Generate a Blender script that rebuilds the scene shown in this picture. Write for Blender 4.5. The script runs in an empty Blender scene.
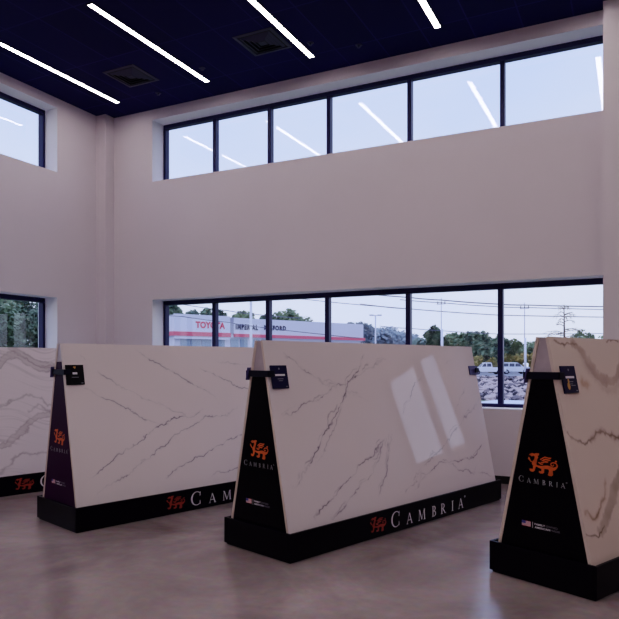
import bpy, bmesh, math, random
import numpy as np
from mathutils import Vector, Matrix

random.seed(7)
C = bpy.context.scene.collection
R = math.radians

# ------------------------------------------------------------------ camera numbers
F, HY, YAW, CX, EYE = 647.878, 361.815, R(26.571), 309.5, 1.5
def at(px, py, d):
    """world point seen at pixel (px,py) at depth d along the view axis"""
    r = (px - CX) / F; z = -(py - HY) / F
    return Vector(((math.cos(YAW)*r - math.sin(YAW))*d, (math.sin(YAW)*r + math.cos(YAW))*d, EYE + z*d))
def at_ground(px, py, z=0.0):
    return at(px, py, (EYE - z) * F / (py - HY))

# ------------------------------------------------------------------ materials
def lin(rgb):
    return tuple(((c/255)/12.92 if c/255 <= .04045 else ((c/255+.055)/1.055)**2.4) for c in rgb) + (1.0,)

def mat(name, rgb, rough=.5, spec=.5, metal=0.0, noise=0.0, nscale=8.0, coat=0.0, bump=0.0):
    m = bpy.data.materials.new(name); m.use_nodes = True
    nt = m.node_tree; b = nt.nodes['Principled BSDF']
    b.inputs['Base Color'].default_value = lin(rgb)
    b.inputs['Roughness'].default_value = rough
    b.inputs['Specular IOR Level'].default_value = spec
    b.inputs['Metallic'].default_value = metal
    b.inputs['Coat Weight'].default_value = coat
    b.inputs['Coat Roughness'].default_value = .08
    if noise or bump:
        tc = nt.nodes.new('ShaderNodeTexCoord')
        n = nt.nodes.new('ShaderNodeTexNoise'); n.inputs['Scale'].default_value = nscale
        n.inputs['Detail'].default_value = 6
        nt.links.new(tc.outputs['Object'], n.inputs['Vector'])
        if noise:
            r = nt.nodes.new('ShaderNodeValToRGB')
            c = lin(rgb)
            r.color_ramp.elements[0].position = .3; r.color_ramp.elements[1].position = .7
            r.color_ramp.elements[0].color = tuple(x*(1-noise) for x in c[:3]) + (1,)
            r.color_ramp.elements[1].color = tuple(min(1, x*(1+noise)) for x in c[:3]) + (1,)
            nt.links.new(n.outputs['Fac'], r.inputs['Fac'])
            nt.links.new(r.outputs['Color'], b.inputs['Base Color'])
        if bump:
            bp = nt.nodes.new('ShaderNodeBump'); bp.inputs['Strength'].default_value = bump
            bp.inputs['Distance'].default_value = .01
            nt.links.new(n.outputs['Fac'], bp.inputs['Height']); nt.links.new(bp.outputs['Normal'], b.inputs['Normal'])
    return m

def two_tone(name, a, b_, scale, rough=.8, spec=.2, mid=None, lo=.35, hi=.65):
    m = mat(name, a, rough, spec); nt = m.node_tree; b = nt.nodes['Principled BSDF']
    g = nt.nodes.new('ShaderNodeNewGeometry')
    n = nt.nodes.new('ShaderNodeTexNoise'); n.inputs['Scale'].default_value = scale; n.inputs['Detail'].default_value = 5
    r = nt.nodes.new('ShaderNodeValToRGB')
    r.color_ramp.elements[0].position = lo; r.color_ramp.elements[0].color = lin(a)
    r.color_ramp.elements[1].position = hi; r.color_ramp.elements[1].color = lin(b_)
    if mid:
        e = r.color_ramp.elements.new((lo+hi)/2); e.color = lin(mid)
    nt.links.new(g.outputs['Position'], n.inputs['Vector'])
    nt.links.new(n.outputs['Fac'], r.inputs['Fac']); nt.links.new(r.outputs['Color'], b.inputs['Base Color'])
    return m

def emit(name, rgb, strength):
    m = bpy.data.materials.new(name); m.use_nodes = True; nt = m.node_tree
    nt.nodes.clear(); e = nt.nodes.new('ShaderNodeEmission'); o = nt.nodes.new('ShaderNodeOutputMaterial')
    e.inputs['Color'].default_value = lin(rgb); e.inputs['Strength'].default_value = strength
    nt.links.new(e.outputs[0], o.inputs['Surface']); return m

def glass_mat():
    m = bpy.data.materials.new('window_glass'); m.use_nodes = True; nt = m.node_tree; nt.nodes.clear()
    o = nt.nodes.new('ShaderNodeOutputMaterial'); mx = nt.nodes.new('ShaderNodeMixShader')
    lw = nt.nodes.new('ShaderNodeLayerWeight'); lw.inputs['Blend'].default_value = .5
    pw = nt.nodes.new('ShaderNodeMath'); pw.operation = 'POWER'; pw.inputs[1].default_value = 5
    fr = nt.nodes.new('ShaderNodeMath'); fr.operation = 'MULTIPLY_ADD'; fr.inputs[1].default_value = .93; fr.inputs[2].default_value = .065
    nt.links.new(lw.outputs['Facing'], pw.inputs[0]); nt.links.new(pw.outputs[0], fr.inputs[0])
    t = nt.nodes.new('ShaderNodeBsdfTransparent'); t.inputs['Color'].default_value = (.97, .985, 1, 1)
    g = nt.nodes.new('ShaderNodeBsdfGlossy'); g.inputs['Roughness'].default_value = 0.0
    nt.links.new(fr.outputs[0], mx.inputs[0]); nt.links.new(t.outputs[0], mx.inputs[1]); nt.links.new(g.outputs[0], mx.inputs[2])
    nt.links.new(mx.outputs[0], o.inputs['Surface']); return m

M = {}
M['wall'] = mat('painted_wall', (212, 203, 210), .7, .2, noise=.02, nscale=1.2)
M['reveal'] = mat('daylit_reveal_wall', (244, 242, 248), .7, .2)  # wall colour lightened to carry the daylight falling on the window reveals
M['frame'] = mat('dark_window_frame', (24, 22, 72), .4, .25)
M['glass'] = glass_mat()
M['baseboard'] = mat('black_baseboard', (14, 11, 18), .5, .3)
M['black'] = mat('black_acrylic', (5, 2, 11), .2, .05)
M['plinth'] = mat('black_plinth', (6, 2, 14), .26, .06)
M['strap'] = mat('dark_bracket', (10, 8, 30), .4, .1)
M['tag'] = mat('navy_tag', (18, 13, 56), .4, .1)
M['hook'] = mat('violet_hook_plate', (62, 54, 104), .4, .3)
M['tag_black'] = mat('black_tag', (9, 7, 14), .4, .1)
M['white_print'] = mat('white_print', (215, 212, 220), .5, .3)
M['grey_print'] = mat('grey_print', (120, 116, 128), .5, .3)
M['dim_print'] = mat('dim_print', (168, 170, 176), .5, .3)
M['purple'] = mat('dark_purple_acrylic', (46, 11, 50), .3, .03)
M['gold'] = mat('gold_print', (190, 140, 70), .4, .4)
M['orange'] = mat('orange_print', (206, 98, 40), .5, .3, noise=.18, nscale=30)
M['red_print'] = mat('red_print', (146, 48, 34), .5, .3, noise=.15, nscale=30)
M['flag_red'] = mat('flag_red', (190, 60, 70), .5, .3)
M['flag_blue'] = mat('flag_blue', (60, 62, 130), .5, .3)
M['led'] = emit('led_diffuser', (255, 241, 240), 33.0)
M['housing'] = mat('black_light_housing', (14, 10, 34), .5, .3)
M['vent'] = mat('dark_grey_vent', (30, 26, 66), .45, .4)
M['vent_dark'] = mat('vent_gap', (6, 4, 18), .6, .2)
M['detector'] = mat('grey_ceiling_disc', (54, 48, 92), .5, .3)

def ceiling_mat():
    m = mat('navy_ceiling_tiles', (14, 8, 74), .75, .1); nt = m.node_tree; b = nt.nodes['Principled BSDF']
    tc = nt.nodes.new('ShaderNodeTexCoord'); mp = nt.nodes.new('ShaderNodeMapping')
    mp.inputs['Location'].default_value = (2.33/1.0, 0.25, 0)
    br = nt.nodes.new('ShaderNodeTexBrick'); br.offset = 0.0; br.squash = 1.0
    br.inputs['Scale'].default_value = 1.0; br.inputs['Brick Width'].default_value = .5667; br.inputs['Row Height'].default_value = 1.1333
    br.inputs['Mortar Size'].default_value = .009; br.inputs['Mortar Smooth'].default_value = .1; br.inputs['Bias'].default_value = 0
    br.inputs['Color1'].default_value = lin((13, 7, 68)); br.inputs['Color2'].default_value = lin((18, 10, 80))
    br.inputs['Mortar'].default_value = lin((36, 30, 98))
    nt.links.new(tc.outputs['Object'], mp.inputs['Vector']); nt.links.new(mp.outputs['Vector'], br.inputs['Vector'])
    nt.links.new(br.outputs['Color'], b.inputs['Base Color']); return m
M['ceiling'] = ceiling_mat()

def floor_mat():
    m = mat('polished_concrete', (150, 133, 130), .2, .5); nt = m.node_tree; b = nt.nodes['Principled BSDF']
    tc = nt.nodes.new('ShaderNodeTexCoord')
    n1 = nt.nodes.new('ShaderNodeTexNoise'); n1.inputs['Scale'].default_value = .9; n1.inputs['Detail'].default_value = 8; n1.inputs['Roughness'].default_value = .62; n1.inputs['Distortion'].default_value = .6
    n2 = nt.nodes.new('ShaderNodeTexNoise'); n2.inputs['Scale'].default_value = 14; n2.inputs['Detail'].default_value = 6
    r = nt.nodes.new('ShaderNodeValToRGB')
    r.color_ramp.elements[0].position = .3; r.color_ramp.elements[0].color = lin((108, 95, 96))
    r.color_ramp.elements[1].position = .72; r.color_ramp.elements[1].color = lin((164, 149, 150))
    mx = nt.nodes.new('ShaderNodeMix'); mx.data_type = 'RGBA'; mx.blend_type = 'OVERLAY'; mx.inputs[0].default_value = .22
    nt.links.new(tc.outputs['Object'], n1.inputs['Vector']); nt.links.new(tc.outputs['Object'], n2.inputs['Vector'])
    nt.links.new(n1.outputs['Fac'], r.inputs['Fac']); nt.links.new(r.outputs['Color'], mx.inputs[6]); nt.links.new(n2.outputs['Color'], mx.inputs[7])
    nt.links.new(mx.outputs[2], b.inputs['Base Color'])
    mr = nt.nodes.new('ShaderNodeMapRange'); mr.inputs['To Min'].default_value = .12; mr.inputs['To Max'].default_value = .28
    nt.links.new(n1.outputs['Fac'], mr.inputs['Value']); nt.links.new(mr.outputs[0], b.inputs['Roughness'])
    return m
M['floor'] = floor_mat()

def slab_mat(name, rough=.03):
    m = mat(name, (220, 210, 210), rough, .5); nt = m.node_tree; b = nt.nodes['Principled BSDF']
    a = nt.nodes.new('ShaderNodeAttribute'); a.attribute_name = 'stone'
    nt.links.new(a.outputs['Color'], b.inputs['Base Color']); return m
M['slab'] = slab_mat('quartz_slab'); M['slab_satin'] = slab_mat('satin_quartz_slab', .3)
M['slab_edge'] = mat('quartz_edge', (208, 190, 180), .3, .4, noise=.04, nscale=20)
M['cap'] = mat('quartz_cap', (168, 156, 164), .3, .4, noise=.12, nscale=9)

# ------------------------------------------------------------------ mesh helpers
class MB:
    def __init__(s): s.bm = bmesh.new(); s.mi = 0
    def face(s, pts):
        vs = [s.bm.verts.new(p) for p in pts]
        f = s.bm.faces.new(vs); f.material_index = s.mi; return f
    def hexa(s, b, t):
        """b,t: four bottom and four top points, same order"""
        vs = [s.bm.verts.new(p) for p in list(b) + list(t)]
        for idx in ((3,2,1,0),(4,5,6,7),(0,1,5,4),(1,2,6,5),(2,3,7,6),(3,0,4,7)):
            f = s.bm.faces.new([vs[i] for i in idx]); f.material_index = s.mi
    def box(s, x0, x1, y0, y1, z0, z1):
        s.hexa([(x0,y0,z0),(x1,y0,z0),(x1,y1,z0),(x0,y1,z0)], [(x0,y0,z1),(x1,y0,z1),(x1,y1,z1),(x0,y1,z1)])
    def tube(s, pts, rad, seg=8, cap=True):
        pts = [Vector(p) for p in pts]; rads = rad if isinstance(rad, (list, tuple)) else [rad]*len(pts)
        rings = []
        for i, p in enumerate(pts):
            d = (pts[min(i+1, len(pts)-1)] - pts[max(i-1, 0)]).normalized()
            u = d.orthogonal().normalized() if abs(d.z) < .99 else Vector((1,0,0))
            if i: u = (pu - d*pu.dot(d)).normalized()
            pu = u; v = d.cross(u)
            rings.append([s.bm.verts.new(p + (u*math.cos(2*math.pi*k/seg) + v*math.sin(2*math.pi*k/seg))*rads[i]) for k in range(seg)])
        for a, b in zip(rings, rings[1:]):
            for k in range(seg):
                f = s.bm.faces.new((a[k], a[(k+1)%seg], b[(k+1)%seg], b[k])); f.material_index = s.mi; f.smooth = True
        if cap:
            for rg, rev in ((rings[0], True), (rings[-1], False)):
                f = s.bm.faces.new(list(reversed(rg)) if rev else rg); f.material_index = s.mi
    def prism(s, prof, y0, y1, f0=None, f1=None):
        """profile in (x,z) extruded along y; f maps (x,y,z)->point"""
        f0 = f0 or (lambda x, y, z: (x, y, z))
        a = [s.bm.verts.new(f0(x, y0, z)) for x, z in prof]; b = [s.bm.verts.new(f0(x, y1, z)) for x, z in prof]
        n = len(prof)
        for i in range(n):
            s.bm.faces.new((a[i], a[(i+1)%n], b[(i+1)%n], b[i])).material_index = s.mi
        s.bm.faces.new(list(reversed(a))).material_index = s.mi; s.bm.faces.new(b).material_index = s.mi
    def build(s, name, m, parent=None, bevel=0.0, smooth=False, coll=True):
        me = bpy.data.meshes.new(name)
        bmesh.ops.recalc_face_normals(s.bm, faces=s.bm.faces)
        s.bm.to_mesh(me); s.bm.free()
        for q in (m if isinstance(m, (list, tuple)) else [m]): me.materials.append(q)
        o = bpy.data.objects.new(name, me); C.objects.link(o)
        if parent: o.parent = parent
        if smooth:
            for p in me.polygons: p.use_smooth = True
        if bevel:
            md = o.modifiers.new('bevel', 'BEVEL'); md.width = bevel; md.segments = 2; md.limit_method = 'ANGLE'
        return o

def tag(o, label=None, cat=None, group=None, kind=None):
    if label: o['label'] = label
    if cat: o['category'] = cat
    if group: o['group'] = group
    if kind: o['kind'] = kind
    return o
def empty(name, loc=(0,0,0), rz=0.0):
    o = bpy.data.objects.new(name, None); C.objects.link(o); o.location = loc; o.rotation_euler = (0, 0, rz)
    o.empty_display_size = .2; return o
def struct(o): o['kind'] = 'structure'; return o
def copy_tree(o, parent=None):
    c = o.copy(); C.objects.link(c)
    if parent: c.parent = parent
    for ch in list(o.children): copy_tree(ch, c)
    return c

# ================================================================== THE ROOM
ZC = 5.56; YB = 8.2; YO = 8.62; XL = -7.94; XLO = -8.36; XR = 5.0; YR = -6.0

def wall_grid(axis, lo, hi, zlo, zhi, a0, a1, holes):
    """wall along `axis` from a0..a1, thickness lo..hi, with holes (a0,a1,z0,z1)"""
    mb = MB()
    xs = sorted({a0, a1, *[h[0] for h in holes], *[h[1] for h in holes]})
    for p, q in zip(xs, xs[1:]):
        hs = sorted([(h[2], h[3]) for h in holes if h[0] <= p + 1e-6 and h[1] >= q - 1e-6])
        z = zlo
        for h0, h1 in hs + [(zhi, None)]:
            if h0 > z:
                if axis == 'x': mb.box(p, q, lo, hi, z, h0)
                else: mb.box(lo, hi, p, q, z, h0)
            z = h1
    bmesh.ops.remove_doubles(mb.bm, verts=mb.bm.verts, dist=1e-5)
    for f in mb.bm.faces:          # daylight on the window reveals is put into a brighter colour slot
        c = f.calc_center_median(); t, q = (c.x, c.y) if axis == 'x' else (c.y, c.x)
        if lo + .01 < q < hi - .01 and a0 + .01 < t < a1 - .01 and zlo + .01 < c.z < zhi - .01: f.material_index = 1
    return mb

LOW = (-6.93, -.25, .92, 2.50); UPP = (-6.93, -.25, 4.40, 5.395); SIDE = (-.10, 1.90, .855, 2.40)
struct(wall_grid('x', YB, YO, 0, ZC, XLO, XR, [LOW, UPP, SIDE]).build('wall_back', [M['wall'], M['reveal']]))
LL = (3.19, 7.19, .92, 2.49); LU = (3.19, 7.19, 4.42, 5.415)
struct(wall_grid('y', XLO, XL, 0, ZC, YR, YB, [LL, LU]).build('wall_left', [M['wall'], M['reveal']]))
mb = MB(); mb.box(XR, XR+.2, YR, YO, 0, ZC); struct(mb.build('wall_right', M['wall']))
mb = MB(); mb.box(XLO, XR+.2, YR-.2, YR, 0, ZC); struct(mb.build('wall_rear', M['wall']))
mb = MB(); mb.box(XLO, XR+.2, YR-.2, YO, -.12, 0); struct(mb.build('floor', M['floor']))
mb = MB(); mb.box(XLO, XR+.2, YR-.2, YO, ZC, ZC+.15); struct(mb.build('ceiling', M['ceiling']))
mb = MB(); mb.box(XL, -7.74, 8.0, YB, 0, ZC); struct(mb.build('trim_1', M['wall']))          # corner pilaster
mb = MB(); mb.box(-.307, -.135, 8.0, YB, 0, ZC); struct(mb.build('trim_2', M['wall']))         # pilaster between the windows
mb = MB(); mb.box(-7.74, -.307, YB-.014, YB, 0, .095); struct(mb.build('baseboard_back', M['baseboard'], bevel=.004))
mb = MB(); mb.box(-.135, XR, YB-.014, YB, 0, .095); struct(mb.build('baseboard_back_right', M['baseboard'], bevel=.004))
mb = MB(); mb.box(XL, XL+.014, YR, 8.0, 0, .095); struct(mb.build('baseboard_left', M['baseboard'], bevel=.004))

def window(n, axis, plane, depth, rect, mull, fr=.07, mw=.066):
    """frame, mullions and panes of one ribbon window; `depth` signed outward"""
    a0, a1, z0, z1 = rect
    root = empty('window_%d' % n, (0, 0, 0)); struct(root)
    def bx(mb, p, q, d0, d1, z_0, z_1):
        l, h = sorted((plane + d0*depth, plane + d1*depth))
        if axis == 'x': mb.box(p, q, l, h, z_0, z_1)
        else: mb.box(l, h, p, q, z_0, z_1)
    mb = MB()
    bx(mb, a0, a1, 0, 1, z1-fr, z1); bx(mb, a0, a1, 0, 1, z0, z0+.045)
    bx(mb, a0, a0+.045, 0, 1, z0+.045, z1-fr); bx(mb, a1-.045, a1, 0, 1, z0+.045, z1-fr)
    mb.build('frame', M['frame'], root, bevel=.006)
    edges = [a0+.045] + list(mull) + [a1-.045]
    for m_ in mull:
        mb = MB(); bx(mb, m_-mw/2, m_+mw/2, .02, .98, z0+.045, z1-fr); mb.build('mullion', M['frame'], root, bevel=.006)
    for i, (p, q) in enumerate(zip(edges, edges[1:])):
        p2 = p + (mw/2 if i else 0); q2 = q - (mw/2 if i < len(edges)-2 else 0)
        mb = MB(); pl = plane + depth*.9
        if axis == 'x': mb.face([(p2, pl, z0+.045), (q2, pl, z0+.045), (q2, pl, z1-fr), (p2, pl, z1-fr)])
        else: mb.face([(pl, p2, z0+.045), (pl, q2, z0+.045), (pl, q2, z1-fr), (pl, p2, z1-fr)])
        mb.build('pane', M['glass'], root)
    return root
window(1, 'x', 8.47, .1, LOW, [-5.93, -4.95, -3.96, -2.745, -1.52])
window(2, 'x', 8.47, .1, UPP, [-5.92, -4.92, -3.935, -2.725, -1.495], fr=.062, mw=.06)
window(3, 'y', -8.2, -.1, LL, [6.19, 5.19, 4.19])
window(4, 'y', -8.2, -.1, LU, [6.19, 5.19, 4.19], fr=.062, mw=.06)
window(5, 'x', 8.47, .1, SIDE, [.93], mw=.10)

# ---- ceiling fittings
def strip_light(x, y0, y1, label, group=None):
    t = empty('strip_light', (x, (y0+y1)/2, ZC)); tag(t, label, 'ceiling light', group)
    h = (y1-y0)/2; w = .036
    mb = MB(); mb.box(-w-.012, -w, -h-.012, h+.012, -.014, 0); mb.box(w, w+.012, -h-.012, h+.012, -.014, 0)
    mb.box(-w, w, -h-.012, -h, -.014, 0); mb.box(-w, w, h, h+.012, -.014, 0); mb.box(-w, w, -h, h, -.003, 0)
    mb.build('housing', M['housing'], t)
    mb = MB(); mb.box(-w, w, -h, h, -.010, -.004); mb.build('diffuser', M['led'], t)
    return t
vis = {-7.21: 'glowing linear ceiling light closest to the left wall', -5.51: 'glowing linear ceiling light between the two square vents, second from the left wall',
       -3.825: 'glowing linear ceiling light just right of the larger looking square vent', -2.12: 'glowing ceiling strip over the widest panes, only its short end in view'}
for x, lb in vis.items(): strip_light(x, 5.45, 7.72, lb)
for x in (-.42, 1.28, 2.98): strip_light(x, 5.45, 7.72, 'linear ceiling light over the right side of the showroom', 'ceiling strips right of view')
for y in (1.75, -1.95, -5.2):
    for x in (-7.21, -5.51, -3.825, -2.12, -.42, 1.28, 2.98):
        strip_light(x, y, y+2.27, 'linear ceiling light in the rows behind the viewpoint', 'ceiling strips behind the viewpoint')

def vent(x, y, label):
    t = empty('ceiling_vent', (x, y, ZC)); tag(t, label, 'air vent')
    s = .28
    def ring(mb, a, b, za, zb):
        for k in range(4):
            c, d = [(-1,-1),(1,-1),(1,1),(-1,1)][k], [(1,-1),(1,1),(-1,1),(-1,-1)][k]
            mb.face([(c[0]*a, c[1]*a, za), (d[0]*a, d[1]*a, za), (d[0]*b, d[1]*b, zb), (c[0]*b, c[1]*b, zb)])
    mb = MB(); mb.box(-s, s, -s, s, -.004, 0); mb.build('backing', M['vent_dark'], t)
    mb = MB(); ring(mb, s, s-.04, -.006, -.012); ring(mb, s-.04, s-.045, -.012, -.005); mb.build('rim', M['vent'], t)
    for i, a in enumerate((.215, .16, .105)):
        mb = MB(); ring(mb, a, a-.036, -.008, -.024); mb.build('louver', M['vent'], t)
    mb = MB(); mb.box(-.05, .05, -.05, .05, -.02, -.012); mb.build('center_plate', M['vent'], t, bevel=.004)
vent(-4.21, 7.09, 'square louvered air vent between the second and third ceiling lights')
vent(-6.38, 7.10, 'dim square louvered air vent beside the leftmost ceiling light')
for x, y, lb in ((-5.33, 7.34, 'small round sprinkler head by the end of the second ceiling light'),
                 (-6.42, 7.73, 'small round sprinkler head near the corner of the ceiling'),
                 (-3.68, 7.38, 'small round sprinkler head by the end of the third ceiling light'),
                 (-3.15, 7.71, 'small round sprinkler head above the upper window, right of the third light')):
    t = empty('sprinkler_head', (x, y, ZC)); tag(t, lb, 'sprinkler')
    mb = MB(); mb.tube([(0,0,0),(0,0,-.008)], [.045,.04], 16); mb.build('escutcheon', M['detector'], t)
    mb = MB(); mb.tube([(0,0,-.008),(0,0,-.03),(0,0,-.032)], [.012,.012,.024], 10); mb.build('deflector', M['detector'], t)

# ================================================================== LETTERS AND MARKS (2-D polygons)
def stroke(p, q, w0, w1=None):
    """a straight stroke of horizontal width w"""
    w1 = w0 if w1 is None else w1
    return [(p[0]-w0/2, p[1]), (p[0]+w0/2, p[1]), (q[0]+w1/2, q[1]), (q[0]-w1/2, q[1])]
def rect(x0, x1, y0, y1): return [(x0,y0),(x1,y0),(x1,y1),(x0,y1)]
def arc_band(cx, cy, rx, ry, a0, a1, w_of, n=20):
    """list of quads along an elliptic arc with varying thickness"""
    out = []
    for i in range(n):
        A, B = [R(a0 + (a1-a0)*k/n) for k in (i, i+1)]
        q = []
        for a, sgn in ((A, 1), (B, 1), (B, -1), (A, -1)):
            w = w_of(a)/2*sgn
            q.append((cx + (rx+w)*math.cos(a), cy + (ry+w*.7)*math.sin(a)))
        out.append(q)
    return out
TK, TN = .13, .055        # thick and thin strokes, cap height 1
def glyph(ch):
    s = []
    if ch == 'C':
        s += arc_band(.50, .5, .43, .47, 48, 312, lambda a: TN + (TK-TN)*max(0, -math.cos(a))**1.2)
        s += [[(.76, .66), (.81, .66), (.83, .98), (.78, .90)], [(.76, .30), (.81, .34), (.83, .06), (.78, .12)]]
        w = .86
    elif ch == 'A':
        s += [stroke((.08, 0), (.42, 1), TN), stroke((.80, 0), (.42, 1), TK, TK*.9), rect(.22, .66, .32, .32+TN),
              rect(0, .22, 0, .04), rect(.66, .94, 0, .04)]; w = .94
    elif ch == 'M':
        s += [stroke((.12, 0), (.18, 1), TN), stroke((.56, .05), (.20, 1), TK*.8, TK), stroke((.56, .05), (.94, 1), TN), stroke((1.02, 0), (.96, 1), TK),
              rect(0, .26, 0, .04), rect(.86, 1.16, 0, .04), rect(.06, .24, .96, 1), rect(.90, 1.08, .96, 1)]; w = 1.16
    elif ch == 'B':
        s += [rect(.1, .1+TK, 0, 1), rect(0, .2, 0, .04), rect(0, .2, .96, 1)]
        s += arc_band(.26, .75, .26, .23, 90, -90, lambda a: TN + (TK-TN)*max(0, math.cos(a)), 12)
        s += arc_band(.28, .26, .32, .24, 90, -90, lambda a: TN + (TK-TN)*max(0, math.cos(a)), 12)
        s += [rect(.2, .28, .96, 1), rect(.2, .28, .49, .53), rect(.2, .29, 0, .045)]; w = .66
    elif ch == 'R':
        s += [rect(.1, .1+TK, 0, 1), rect(0, .33, 0, .04), rect(0, .2, .96, 1)]
        s += arc_band(.28, .74, .28, .24, 90, -90, lambda a: TN + (TK-TN)*max(0, math.cos(a)), 12)
        s += [rect(.2, .3, .95, 1), rect(.2, .3, .475, .52), stroke((.76, 0), (.36, .5), TK), rect(.70, .9, 0, .04)]; w = .88
    elif ch == 'I':
        s += [rect(.1, .1+TK, 0, 1), rect(0, .33, 0, .04), rect(0, .33, .96, 1)]; w = .33
    elif ch == 'o':     # registered mark: a small ring
        s += arc_band(.5, .5, .36, .36, 0, 360, lambda a: .2, 16); w = 1
    return s, w

def word(spots, fmap, parent, m='white_print'):
    """spots: (char, centre x, baseline y, cap height); every letter a mesh of its own"""
    for ch, cx, y, hgt in spots:
        g, w = glyph(ch); mb = MB()
        for poly in g: mb.face([fmap(cx + (x - w/2)*hgt, y + yy*hgt) for x, yy in poly])
        mb.build('letter', M[m], parent)

DR = [  # emblem: a walking beast with raised wing and curled tail, outline polygons (y down)
 [(122,124),(132,112),(150,100),(170,106),(188,97),(216,97),(207,108),(216,116),(205,122),(196,134),(176,134),(160,128),(150,138),(138,132),(150,124),(136,126)],
 [(178,130),(204,126),(208,142),(198,160),(182,172),(172,186),(176,204),(190,214),(204,222),(200,238),(176,238),(156,226),(148,208),(152,190),(164,174),(176,156)],
 [(116,150),(123,146),(131,158),(138,176),(150,190),(144,198),(132,188),(123,174),(114,168)],
 [(222,156),(246,138),(268,122),(300,128),(328,126),(318,142),(290,138),(268,134),(246,150),(230,164)],
 [(236,168),(258,150),(274,142),(318,150),(320,160),(300,161),(276,158),(252,172)],
 [(226,184),(250,178),(276,167),(302,169),(292,184),(270,182),(250,194),(234,192)],
 [(204,188),(218,186),(236,198),(254,200),(244,212),(222,206)],
 [(204,222),(236,224),(262,216),(292,210),(322,214),(346,224),(362,214),(378,212),(374,232),(354,252),(324,260),(292,247),(262,250),(236,252),(200,240)],
 [(160,232),(186,238),(181,256),(172,268),(174,282),(160,294),(140,293),(126,281),(138,278),(124,268),(142,264),(156,270),(160,258)],
 [(238,250),(264,248),(262,264),(254,274),(262,288),(248,300),(226,301),(212,290),(226,286),(216,276),(236,278),(242,266)],
 [(304,252),(338,256),(340,270),(334,282),(342,298),(330,312),(306,313),(292,302),(308,298),(298,289),(318,290),(318,276),(308,266)],
 [(356,158),(366,148),(378,158),(366,172)]]
TAIL = [(372,222),(379,200),(370,180),(346,173),(324,182),(321,200),(334,211),(348,203),(344,193)]
def emblem(mb, x0, y0, w, h, fmap):
    fx = lambda x: x0 + (x-115)/265*w
    fy = lambda y: y0 + (315-y)/222*h
    for poly in DR:
        f = mb.face([fmap(fx(x), fy(y)) for x, y in poly])
    for i, (p, q) in enumerate(zip(TAIL, TAIL[1:])):
        d = Vector((q[0]-p[0], q[1]-p[1])).normalized(); n = Vector((-d.y, d.x)); a = 6.5 - i*.4; b = 6.5 - (i+1)*.4
        P = [(p[0]+n.x*a, p[1]+n.y*a), (q[0]+n.x*b, q[1]+n.y*b), (q[0]-n.x*b, q[1]-n.y*b), (p[0]-n.x*a, p[1]-n.y*a)]
        mb.face([fmap(fx(x), fy(y)) for x, y in P])
    bmesh.ops.triangulate(mb.bm, faces=[f for f in mb.bm.faces if len(f.verts) > 4])

def font_polys(txt, size, bold=0.0, space=1.0):
    """triangles of a line of sans text from Blender's built-in font: list of 2-D polygons, width"""
    cu = bpy.data.curves.new('t', 'FONT'); cu.body = txt; cu.size = size; cu.offset = bold; cu.resolution_u = 3; cu.space_character = space
    o = bpy.data.objects.new('t', cu); C.objects.link(o)
    dg = bpy.context.evaluated_depsgraph_get(); me = bpy.data.meshes.new_from_object(o.evaluated_get(dg))
    P = [[(me.vertices[i].co.x, me.vertices[i].co.y) for i in p.vertices] for p in me.polygons]
    xs = [x for p in P for x, y in p]; ys = [y for p in P for x, y in p]
    bpy.data.objects.remove(o); bpy.data.curves.remove(cu); bpy.data.meshes.remove(me)
    return P, min(xs), max(xs), min(ys), max(ys)
def sans(mb, txt, x0, x1, y0, y1, fmap, bold=0.0, space=1.0):
    P, a, b, c, d = font_polys(txt, 1.0, bold, space)
    for p in P: mb.face([fmap(x0 + (x-a)/(b-a)*(x1-x0), y0 + (y-c)/(d-c)*(y1-y0)) for x, y in p])

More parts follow.
